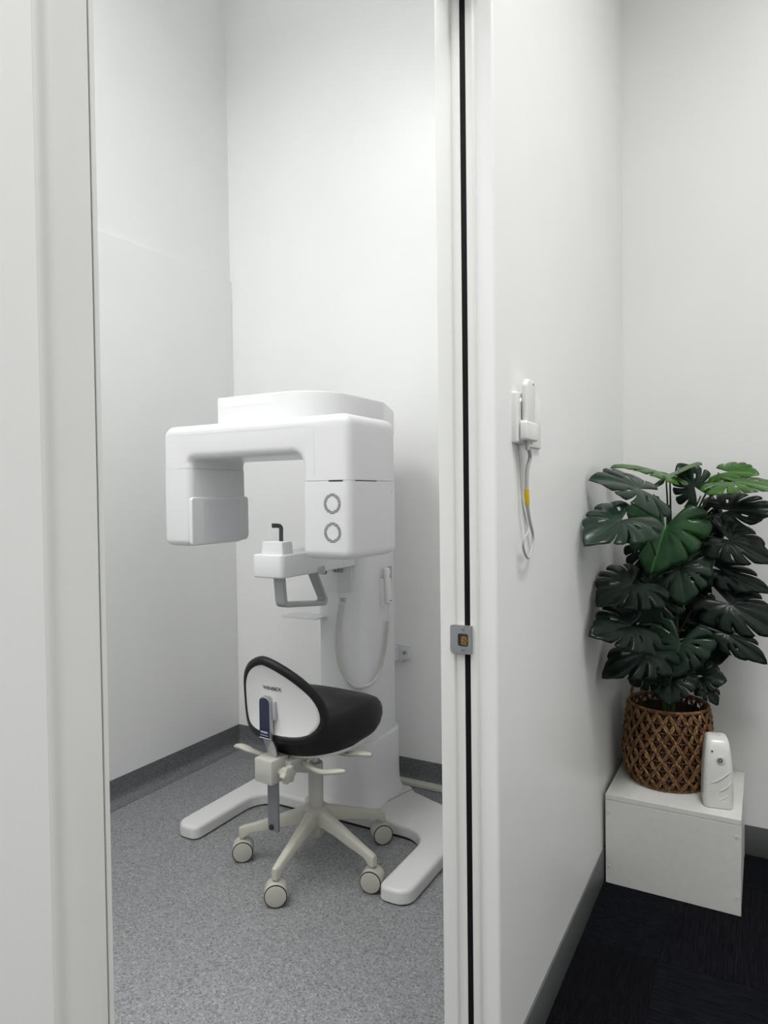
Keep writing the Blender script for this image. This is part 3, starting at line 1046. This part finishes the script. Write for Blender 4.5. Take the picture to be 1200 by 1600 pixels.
lbm = prism(fillet([(-0.0225, 0.196), (0.0225, 0.196), (0.0225, 0.37), (-0.0225, 0.37)], [.004, .004, 0, 0], 3), 'Y', -0.212, -0.204)
lowbar = obj('lower_bar', lbm, M_STEELBAR, **S)
obj('bar_plug', lathe([(0.0085, -0.2165), (0.0095, -0.2115)], (-0.006, 0, 0.208), 'Y', 14), M_DARK, lowbar, local=True)
# star knob on the right of the clamp
kp = []
for k in range(36):
    a = 2 * math.pi * k / 36
    rr = 0.0265 + 0.0030 * math.cos(6 * a)
    kp.append((-0.212 + rr * math.cos(a), 0.398 + rr * math.sin(a)))
kn = obj('star_knob', prism(kp, 'X', 0.058, 0.080, 0.003, 0.004, 2), M_IVORY, **S)
obj('knob_stem', lathe([(0.013, 0.034), (0.013, 0.058)], (0, -0.212, 0.398), 'X', 14), M_IVORY, kn, local=True)
obj('link_bolt', lathe([(0.009, 0.028), (0.009, 0.036)], (0, -0.120, 0.413), 'X', 12), M_IVORY, **S)
# three lever paddles
def lever(path, rs, name='lever'):
    P = smooth_path(path, 5)
    n = len(P)
    rr = []
    for i in range(n):
        t = i / (n - 1) * (len(rs) - 1)
        j = min(int(t), len(rs) - 2)
        rr.append(rs[j] + (rs[j + 1] - rs[j]) * (t - j))
    T, N = frames(P)
    bm = bmesh.new()
    secs = []
    for i in range(n):
        side = T[i].cross(Vector((0, 0, 1))).normalized()
        upv = side.cross(T[i])
        secs.append([tuple(P[i] + side * (rr[i] * math.cos(a)) + upv * (min(rr[i], 0.008) * math.sin(a))) for a in [2 * math.pi * k / 12 for k in range(12)]])
    bm.free()
    return obj(name, loft(secs), M_IVORY, st, local=True, ang=70)
lever([(0.03, -0.11, 0.408), (0.10, -0.145, 0.406), (0.165, -0.160, 0.410), (0.215, -0.165, 0.424), (0.262, -0.160, 0.434)], [0.009, 0.008, 0.008, 0.015, 0.017, 0.004])
lever([(0.03, 0.0, 0.408), (0.10, 0.0, 0.408), (0.150, 0.0, 0.414), (0.195, 0.005, 0.424), (0.238, 0.010, 0.424)], [0.007, 0.007, 0.009, 0.017, 0.018, 0.005])
lever([(-0.03, -0.13, 0.410), (-0.09, -0.16, 0.412), (-0.130, -0.18, 0.424), (-0.165, -0.19, 0.434), (-0.195, -0.195, 0.430)], [0.008, 0.008, 0.011, 0.018, 0.015, 0.004])

# ------------------------------------------------------------------ hand switch on the partition wall
W = WX1
o = obj('switch_plate', prism(fillet([(1.395, 1.390), (1.474, 1.390), (1.474, 1.499), (1.395, 1.499)], .005, 3), 'X', W, W + 0.013, 0, 0.004, 3), M_PHONE, origin=(W, 1.43, 1.44))
tag(o, 'thick white wall box behind the hanging hand switch', 'wall plate')
o = obj('wall_plate', prism(fillet([(1.503, 1.387), (1.590, 1.387), (1.590, 1.504), (1.503, 1.504)], .004, 3), 'X', W, W + 0.007, 0, 0.003, 2), M_PHONE, origin=(W, 1.55, 1.44))
tag(o, 'flat white wall plate to the right of the hand switch', 'wall plate')
hw_ = thing('hand_switch', 'white hand switch in a wall cradle with looped grey cord', 'hand switch', (W + .02, 1.44, 1.38))
obj('cradle', prism(fillet([(1.408, 1.392), (1.499, 1.392), (1.499, 1.480), (1.484, 1.492), (1.424, 1.492), (1.408, 1.480)], .006, 3), 'X', W + 0.0132, W + 0.0165, 0, 0.002, 2), M_PHONE, hw_)
obj('cradle_cup', prism(fillet([(1.404, 1.396), (1.486, 1.396), (1.486, 1.437), (1.404, 1.437)], .006, 3), 'X', W + 0.0165, W + 0.0305, 0, 0.004, 3), M_PHONE, hw_)
hb_ = obj('switch_body', prism(fillet([(1.412, 1.410), (1.470, 1.410), (1.478, 1.515), (1.466, 1.528), (1.428, 1.528), (1.414, 1.515)], .010, 4), 'X', W + 0.0165, W + 0.0285, 0.003, 0.004, 3), M_PHONE, hw_)
obj('switch_mark', lathe([(0.0022, W + .0282), (0.0022, W + .0292)], (0, 1.458, 1.519), 'X', 10), M_RED, hb_)
obj('cradle_slot', box(W + .0160, W + .0170, 1.4085, 1.4125, 1.440, 1.478), M_PRINT, hw_, flat=True)
obj('cradle_slot', box(W + .0160, W + .0170, 1.486, 1.490, 1.462, 1.484), M_PRINT, hw_, flat=True)
cordp = [(-0.446, 1.434, 1.394), (-0.448, 1.449, 1.379), (-0.452, 1.471, 1.363), (-0.456, 1.464, 1.333), (-0.458, 1.465, 1.291), (-0.458, 1.469, 1.256), (-0.458, 1.487, 1.22), (-0.458, 1.51, 1.186), (-0.458, 1.5, 1.16), (-0.456, 1.465, 1.14), (-0.452, 1.421, 1.163), (-0.45, 1.419, 1.185), (-0.45, 1.451, 1.202), (-0.456, 1.453, 1.225), (-0.458, 1.437, 1.257), (-0.46, 1.435, 1.298), (-0.461, 1.431, 1.346), (-0.462, 1.426, 1.378), (-0.462, 1.422, 1.391)]
P = smooth_path(cordp, 6)
n = len(P)
rr = [0.0042 + (0.0026 - 0.0042) * min(1, max(0, (i - 30) / 20)) for i in range(n)]
obj('switch_cord', tube(P, rr, 8), M_CORDG, hw_, ang=80)
o = obj('cord_tape', tube(smooth_path([(-0.458, 1.4645, 1.292), (-0.458, 1.466, 1.276), (-0.458, 1.469, 1.258)], 4), 0.0056, 8), M_YEL, hw_, ang=80)
o['label'] = 'yellow tape tag on the cord'
obj('cord_boot', lathe([(0.0048, 1.376), (0.0058, 1.400)], (-0.446, 1.434, 0), 'Z', 10), M_CORDG, hw_)

# ------------------------------------------------------------------ white box, basket, plant, freshener
BX0, BX1, BY0, BY1, BHT = -0.457, -0.061, 2.287, 2.688, 0.294
bxo = thing('white_box', 'low white melamine box in the corner carrying the plant basket', 'box', ((BX0 + BX1) / 2, (BY0 + BY1) / 2, 0))
obj('top_panel', box(BX0, BX1, BY0, BY1, BHT - 0.0165, BHT, 0.0008, 1), M_MELA, bxo)
obj('front_panel', box(BX0, BX1, BY0, BY0 + 0.016, 0.0, BHT - 0.0178, 0.0008, 1), M_MELA, bxo)
obj('back_panel', box(BX0, BX1, BY1 - 0.016, BY1, 0.0, BHT - 0.0178, 0.0008, 1), M_MELA, bxo)
for x in (BX0 + 0.001, BX1 - 0.017):
    obj('side_panel', box(x, x + 0.016, BY0 + 0.0165, BY1 - 0.0165, 0.0, BHT - 0.0178, 0.0008, 1), M_MELA, bxo)
for x, z in ((BX0 + .010, 0.235), (BX0 + .010, 0.055), (BX1 - .012, 0.240), (BX1 - .012, 0.055)):
    obj('screw_cap', lathe([(0.0055, BY0 - 0.0012), (0.0062, BY0 + 0.001)], (x, 0, z), 'Y', 14), M_CAP, bxo)

# woven basket
KX, KY, KZ, KH = -0.292, 2.516, BHT, 0.268
bk_ = thing('woven_basket', 'brown woven seagrass basket holding the plant', 'basket', (KX, KY, KZ))
def brad(z):
    t = z / KH
    return 0.129 + 0.018 * math.sin(min(1, t * 2.2) * math.pi / 2) * (1 - t) - 0.003 * t + 0.008 * (1 - t) * t * 4 * .5 - 0.012 * max(0, 0.12 - t) / 0.12
def bpt(th, z, off=0.0):
    r_ = brad(max(0, min(KH, z))) + off
    return Vector((KX + r_ * math.cos(th), KY + r_ * math.sin(th), KZ + z))
def rim_path(z, off, n=96):
    return [bpt(2 * math.pi * k / n, z, off) for k in range(n)]
NC, NR = 22, 8
cell = 2 * math.pi / NC
rh = (KH - 0.024) / NR
bmL, bmD = bmesh.new(), bmesh.new()
random.seed(11)
def strand(bm, p0, p1, bulge_th, out, r_, n=5, flat=0.55):
    path = []
    for k in range(n + 1):
        t = k / n
        w = math.sin(math.pi * t)
        th = p0[0] + (p1[0] - p0[0]) * t
        z = p0[1] + (p1[1] - p0[1]) * t + bulge_th * w
        path.append(bpt(th, z, out * w - 0.001))
    rr = [r_ * (0.72 + 0.5 * math.sin(math.pi * k / n)) for k in range(n + 1)]
    add_tube(bm, path, rr, 5, flat=flat, cap=False)
for j in range(NR + 1):
    z = 0.012 + j * rh
    for i in range(NC):
        th = i * cell + (0.5 * cell if j % 2 else 0)
        jt = random.uniform(-.02, .02)
        if j < NR:
            for s in (-1, 1):
                e = (th + s * 0.5 * cell, z + rh)
                for bl in (0.0062, -0.0062):
                    strand(bmL if random.random() < .72 else bmD, (th + jt * .3, z), e, bl + random.uniform(-.0022, .0022), 0.005 + random.uniform(-.001, .003), random.uniform(0.0028, 0.0040))
        # ties and horizontals through each crossing
        strand(bmL, (th, z - 0.009), (th, z + 0.009), 0, 0.008, 0.0034, 3, 0.8)
        if j % 1 == 0:
            strand(bmD, (th, z), (th + cell, z), 0.0, -0.001, 0.0022, 4, 0.6)
for i in range(NC * 2):
    th = i * cell / 2
    add_tube(bmD, [bpt(th, 0.004 + k * (KH - 0.008) / 8, -0.0035) for k in range(9)], 0.0016, 5, cap=False)
o = obj('weave', bmL, M_CANE, bk_, ang=80); o['kind'] = 'stuff'
o = obj('weave_core', bmD, M_CANEDARK, bk_, ang=80); o['kind'] = 'stuff'
for nm, z, off, r_ in (('rim', KH - 0.004, 0.0005, 0.0052), ('base_ring', 0.006, 0.004, 0.0055)):
    bm = bmesh.new()
    base = rim_path(z, off, 260)
    for ph in (0, math.pi):
        pth = []
        for k, p in enumerate(base):
            a = 2 * math.pi * k / len(base) * 46 + ph
            rad_ = Vector((p.x - KX, p.y - KY, 0)).normalized()
            pth.append(p + rad_ * (0.0026 * math.cos(a)) + Vector((0, 0, 0.0026 * math.sin(a))))
        add_tube(bm, pth, r_ * .62, 5, closed=True)
    obj(nm, bm, M_CANE, bk_, ang=80)
# inner liner (open pot wall and soil)
bm = bmesh.new()
rings = []
for z, r_ in ((0.003, 0.02), (0.004, 0.11), (0.03, 0.120), (0.12, 0.121), (0.238, 0.117), (0.238, 0.112), (0.160, 0.108), (0.150, 0.02)):
    rings.append([bm.verts.new((KX + r_ * math.cos(2 * math.pi * k / 40), KY + r_ * math.sin(2 * math.pi * k / 40), KZ + z)) for k in range(40)])
for A, B in zip(rings, rings[1:]):
    for k in range(40):
        bm.faces.new((A[k], A[(k + 1) % 40], B[(k + 1) % 40], B[k]))
bm.faces.new(rings[0][::-1]); bm.faces.new(rings[-1])
obj('liner', bm, M_SOIL, bk_)
# handle stub at the rear left
hp = smooth_path([bpt(R(165), KH - .01, .002), bpt(R(163), KH + .02, .002), bpt(R(152), KH + .036, 0), bpt(R(141), KH + .02, .002), bpt(R(139), KH - .01, .002)], 5)
obj('handle', tube(hp, 0.005, 6), M_CANE, bk_, ang=80)

# plant
pt = thing('monstera_plant', 'dark green artificial monstera plant standing in the woven basket', 'plant', (KX, KY, KZ + 0.155))


def leaf_mesh(seed):
    """Unit monstera leaf: petiole at the origin, tip at +Y 1, faces +Z; split margin with fingers and holes."""
    rnd = random.Random(seed)
    bm = bmesh.new()
    def outline(t):                    # t: 0 at tip .. 1 at the sinus behind the petiole
        th = t * R(158)
        # heart outline around (0, .30)
        r_ = 0.70 - 0.12 * math.sin(t * math.pi) * 0.6 - 0.10 * t + 0.10 * math.exp(-((t - 0.80) / 0.16) ** 2) - 0.10 * math.exp(-((t - 1.0) / 0.07) ** 2) + 0.10 * math.exp(-(t / 0.10) ** 2)
        return th, r_
    C0 = Vector((0, 0.30))
    verts = {}
    NRAD = 7
    for side in (1, -1):
        nl = 5
        cuts = [0.0]
        for k in range(1, nl):
            cuts.append((k / nl) ** 0.95 + rnd.uniform(-.015, .015))
        cuts.append(1.0)
        slit = [(1.0, 0.0)] + [(rnd.uniform(.40, .72), rnd.uniform(.012, .030)) for k in range(nl - 1)] + [(1.0, 0.0)]
        if rnd.random() < .5:
            slit[rnd.choice((1, 3, 4))] = (1.0, 0.0)
        holes = [rnd.random() < .45 for k in range(nl + 1)]
        NA, NRAD = 4, 10
        def opening(k, f):
            s0, w0 = slit[k]
            if f <= s0 + 1e-6:
                return 0.0
            q = (f - s0) / (1 - s0)
            return w0 * (0.45 * min(1, q * 4) + 0.55 * q * q)
        for k in range(nl):
            t0, t1 = cuts[k], cuts[k + 1]
            grid = []
            for i in range(NRAD + 1):
                f = i / NRAD
                row = []
                for j in range(NA + 1):
                    g = j / NA
                    a = t0 + opening(k, f)
                    b = t1 - opening(k + 1, f)
                    t = a + (b - a) * g
                    th, r_ = outline(min(1, max(0, t)))
                    edge = (abs(g - .5) * 2) ** 4
                    if (k == 0 and g < .5) or (k == nl - 1 and g > .5):
                        edge = 0
                    rr_ = r_ * f * (1 - 0.055 * edge * f)
                    thb = th - 0.20 * f * f * math.sin(th)      # fingers sweep towards the tip
                    x = math.sin(thb) * rr_
                    y = math.cos(thb) * rr_ + 0.30
                    z = 0.16 * abs(x) - 0.50 * x * x - 0.22 * max(0, y - 0.30) ** 2 - 0.10 * max(0, -y) + 0.022 * math.sin(math.pi * g) * f
                    row.append((x * side, y, z))
                grid.append(row)
            vs = [[bm.verts.new(p) for p in row] for row in grid]
            for i in range(NRAD):
                for j in range(NA):
                    if holes[k] and 0 < k and i in (4, 5) and j == 0 and slit[k][0] > .60:
                        continue
                    q = [vs[i][j], vs[i + 1][j], vs[i + 1][j + 1], vs[i][j + 1]]
                    if side < 0:
                        q = q[::-1]
                    bm.faces.new(q)
    bmesh.ops.remove_doubles(bm, verts=bm.verts, dist=0.0025)
    bmesh.ops.dissolve_degenerate(bm, dist=0.0005, edges=bm.edges)
    me = bpy.data.meshes.new('leaf')
    bm.to_mesh(me); bm.free()
    me.shade_smooth()
    return me


LEAF_SRC = [leaf_mesh(s) for s in (1, 5, 9, 14)]
LEAF_MESH = {}
for vi in range(4):
    for ti in range(4):
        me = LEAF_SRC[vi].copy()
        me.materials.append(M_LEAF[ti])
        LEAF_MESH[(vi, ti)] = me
# petiole point, tip, width/length, facing, shape, tone (shaded low down to lit on top)
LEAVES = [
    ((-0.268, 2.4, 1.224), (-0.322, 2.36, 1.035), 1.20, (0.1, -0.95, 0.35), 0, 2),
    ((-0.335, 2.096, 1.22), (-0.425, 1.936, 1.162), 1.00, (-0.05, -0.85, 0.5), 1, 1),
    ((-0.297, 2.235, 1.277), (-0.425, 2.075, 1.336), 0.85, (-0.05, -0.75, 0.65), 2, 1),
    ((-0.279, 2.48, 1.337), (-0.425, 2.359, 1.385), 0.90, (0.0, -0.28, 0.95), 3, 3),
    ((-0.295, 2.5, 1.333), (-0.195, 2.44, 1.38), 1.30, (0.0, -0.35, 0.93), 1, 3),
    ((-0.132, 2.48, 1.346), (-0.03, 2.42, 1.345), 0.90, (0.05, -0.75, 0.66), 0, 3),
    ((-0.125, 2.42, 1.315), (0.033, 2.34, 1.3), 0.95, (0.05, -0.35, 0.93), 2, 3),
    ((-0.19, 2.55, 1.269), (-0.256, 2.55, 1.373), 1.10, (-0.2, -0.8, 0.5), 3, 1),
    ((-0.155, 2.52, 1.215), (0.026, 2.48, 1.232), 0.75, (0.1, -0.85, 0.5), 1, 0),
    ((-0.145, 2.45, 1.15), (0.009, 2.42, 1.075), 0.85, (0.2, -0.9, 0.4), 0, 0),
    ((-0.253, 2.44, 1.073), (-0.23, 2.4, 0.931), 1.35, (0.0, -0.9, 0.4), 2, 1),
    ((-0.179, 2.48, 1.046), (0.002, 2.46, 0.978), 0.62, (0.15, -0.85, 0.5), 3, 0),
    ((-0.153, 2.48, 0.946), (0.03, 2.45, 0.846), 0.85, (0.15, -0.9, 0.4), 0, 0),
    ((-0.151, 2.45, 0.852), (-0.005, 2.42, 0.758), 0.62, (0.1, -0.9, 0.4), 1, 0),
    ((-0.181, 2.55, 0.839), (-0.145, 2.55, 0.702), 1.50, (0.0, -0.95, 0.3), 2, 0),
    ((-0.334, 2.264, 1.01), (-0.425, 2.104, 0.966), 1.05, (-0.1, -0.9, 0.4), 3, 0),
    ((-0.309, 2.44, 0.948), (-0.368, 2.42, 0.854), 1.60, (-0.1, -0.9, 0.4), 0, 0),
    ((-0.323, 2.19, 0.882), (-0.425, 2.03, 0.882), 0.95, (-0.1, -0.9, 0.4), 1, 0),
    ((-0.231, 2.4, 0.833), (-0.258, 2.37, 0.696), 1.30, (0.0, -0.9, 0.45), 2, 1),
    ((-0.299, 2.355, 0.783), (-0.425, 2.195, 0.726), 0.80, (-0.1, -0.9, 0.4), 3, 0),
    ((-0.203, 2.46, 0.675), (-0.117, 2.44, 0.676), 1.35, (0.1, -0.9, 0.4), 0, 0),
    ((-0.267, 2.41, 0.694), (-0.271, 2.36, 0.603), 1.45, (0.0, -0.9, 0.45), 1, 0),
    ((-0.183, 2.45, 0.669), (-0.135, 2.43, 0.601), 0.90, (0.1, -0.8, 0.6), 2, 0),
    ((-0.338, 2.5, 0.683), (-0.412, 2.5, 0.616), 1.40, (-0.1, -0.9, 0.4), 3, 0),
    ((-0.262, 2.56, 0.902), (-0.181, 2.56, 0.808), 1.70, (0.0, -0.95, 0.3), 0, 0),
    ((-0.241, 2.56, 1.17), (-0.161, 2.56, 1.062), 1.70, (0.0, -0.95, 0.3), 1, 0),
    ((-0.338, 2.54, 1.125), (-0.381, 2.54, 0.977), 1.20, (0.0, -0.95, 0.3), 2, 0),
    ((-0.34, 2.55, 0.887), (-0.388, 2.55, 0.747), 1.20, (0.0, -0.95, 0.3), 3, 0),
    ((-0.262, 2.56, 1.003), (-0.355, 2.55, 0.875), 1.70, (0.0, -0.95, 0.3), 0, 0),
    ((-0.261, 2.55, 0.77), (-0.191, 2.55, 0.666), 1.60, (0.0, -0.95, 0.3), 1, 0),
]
random.seed(5)
stem_bm_n = 0
for li, (B, T_, wr, nrm, vi, ti) in enumerate(LEAVES):
    B, T_ = Vector(B), Vector(T_)
    L = (T_ - B).length
    yv = (T_ - B).normalized()
    nv = Vector(nrm)
    zv = (nv - yv * nv.dot(yv)).normalized()
    xv = yv.cross(zv)
    lf = bpy.data.objects.new('leaf', LEAF_MESH[(vi, ti)])
    scene.collection.objects.link(lf)
    lf.parent = pt
    mtx = Matrix((xv, yv, zv)).transposed().to_4x4()
    k = L / 1.0
    mw = Matrix.Translation(B - pt.location) @ mtx @ Matrix.Diagonal((k * wr / 1.15, k, k, 1))
    lf.matrix_local = mw
    sm = lf.modifiers.new('thickness', 'SOLIDIFY')
    sm.thickness = 0.012
    sm.offset = 0
    # petiole running back to the middle of the plant
    zroot = max(KZ + 0.165, min(B.z - 0.10, KZ + 0.16 + 0.62 * (B.z - KZ - .16)))
    root = Vector((KX + (B.x - KX) * 0.12, KY + 0.02 + random.uniform(-.02, .02), zroot))
    mid = root.lerp(B, 0.55) + Vector((0, 0.02, 0.035))
    obj('petiole', tube(smooth_path([root, mid, B + zv * -0.002], 5), [0.0042 - 0.0018 * i / 10 for i in range(11)], 6), M_STEM, pt, ang=80)
for sx, sy, h in ((0, 0.02, 0.80), (-0.02, 0.0, 0.62), (0.025, 0.01, 0.70)):
    p = [(KX + sx * .5, KY + sy * .5, KZ + 0.153), (KX + sx, KY + sy, KZ + .145 + h * .5), (KX + sx * 1.6, KY + sy * 1.6, KZ + .145 + h)]
    obj('stem', tube(smooth_path(p, 6), 0.008, 8), M_STEM, pt, ang=80)

# air freshener dispenser
fx, fy, fz = -0.131, 2.376, BHT
fr = thing('air_freshener', 'white automatic air freshener dispenser standing beside the basket', 'air freshener', (fx, fy, fz), R(10))
secs = []
for z, w, d0, d1, r_ in ((0.0, .040, -.036, .040, .016), (0.004, .0425, -.040, .042, .018), (0.03, .0435, -.043, .042, .018), (0.09, .043, -.042, .042, .019), (0.14, .040, -.038, .042, .019), (0.180, .0365, -.030, .042, .018), (0.203, .033, -.020, .041, .016), (0.213, .029, -.008, .040, .014), (0.2165, .022, .004, .036, .011)):
    secs.append([(x, y, z) for x, y in fillet([(-w, d0), (w, d0), (w, d1), (-w, d1)], [r_, r_, .006, .006], 6)])
fb = obj('dispenser_body', loft(secs), M_FRESH, fr, local=True, ang=60)
obj('nozzle_ring', lathe([(0.012, -0.0405), (0.0125, -0.036)], (0.006, 0, 0.153), 'Y', 20), M_FRESH, fr, local=True)
obj('nozzle', lathe([(0.0075, -0.0418), (0.0080, -0.038)], (0.004, 0, 0.153), 'Y', 16), M_PRINT, fr, local=True)
obj('nozzle_tip', lathe([(0.0022, -0.0428), (0.0026, -0.041)], (0.004, 0, 0.153), 'Y', 10), M_LABEL, fr, local=True)
obj('sensor_dot', lathe([(0.0026, -0.0335), (0.0026, -0.028)], (-0.018, 0, 0.177), 'Y', 10), M_DARK, fr, local=True)
for z0, z1, x0, x1 in ((0.080, 0.122, -0.022, 0.034), (0.056, 0.088, 0.0, 0.036), (0.030, 0.058, 0.0, 0.033)):
    pth = smooth_path([(x0, -0.0425, z0), ((x0 + x1) / 2, -0.0432, (z0 + z1) / 2 - .004), (x1, -0.0395, z1)], 6)
    obj('groove_ridge', tube(pth, [0.0006, 0.0012, 0.0016] + [0.002] * (len(pth) - 5) + [0.0012, 0.0006], 6), M_FRESH, fr, local=True, ang=80)
obj('top_button', lathe([(0.009, 0.2155), (0.0095, 0.2180), (0.008, 0.2188)], (0.008, 0.018, 0), 'Z', 16), M_LABELW, fr, local=True)
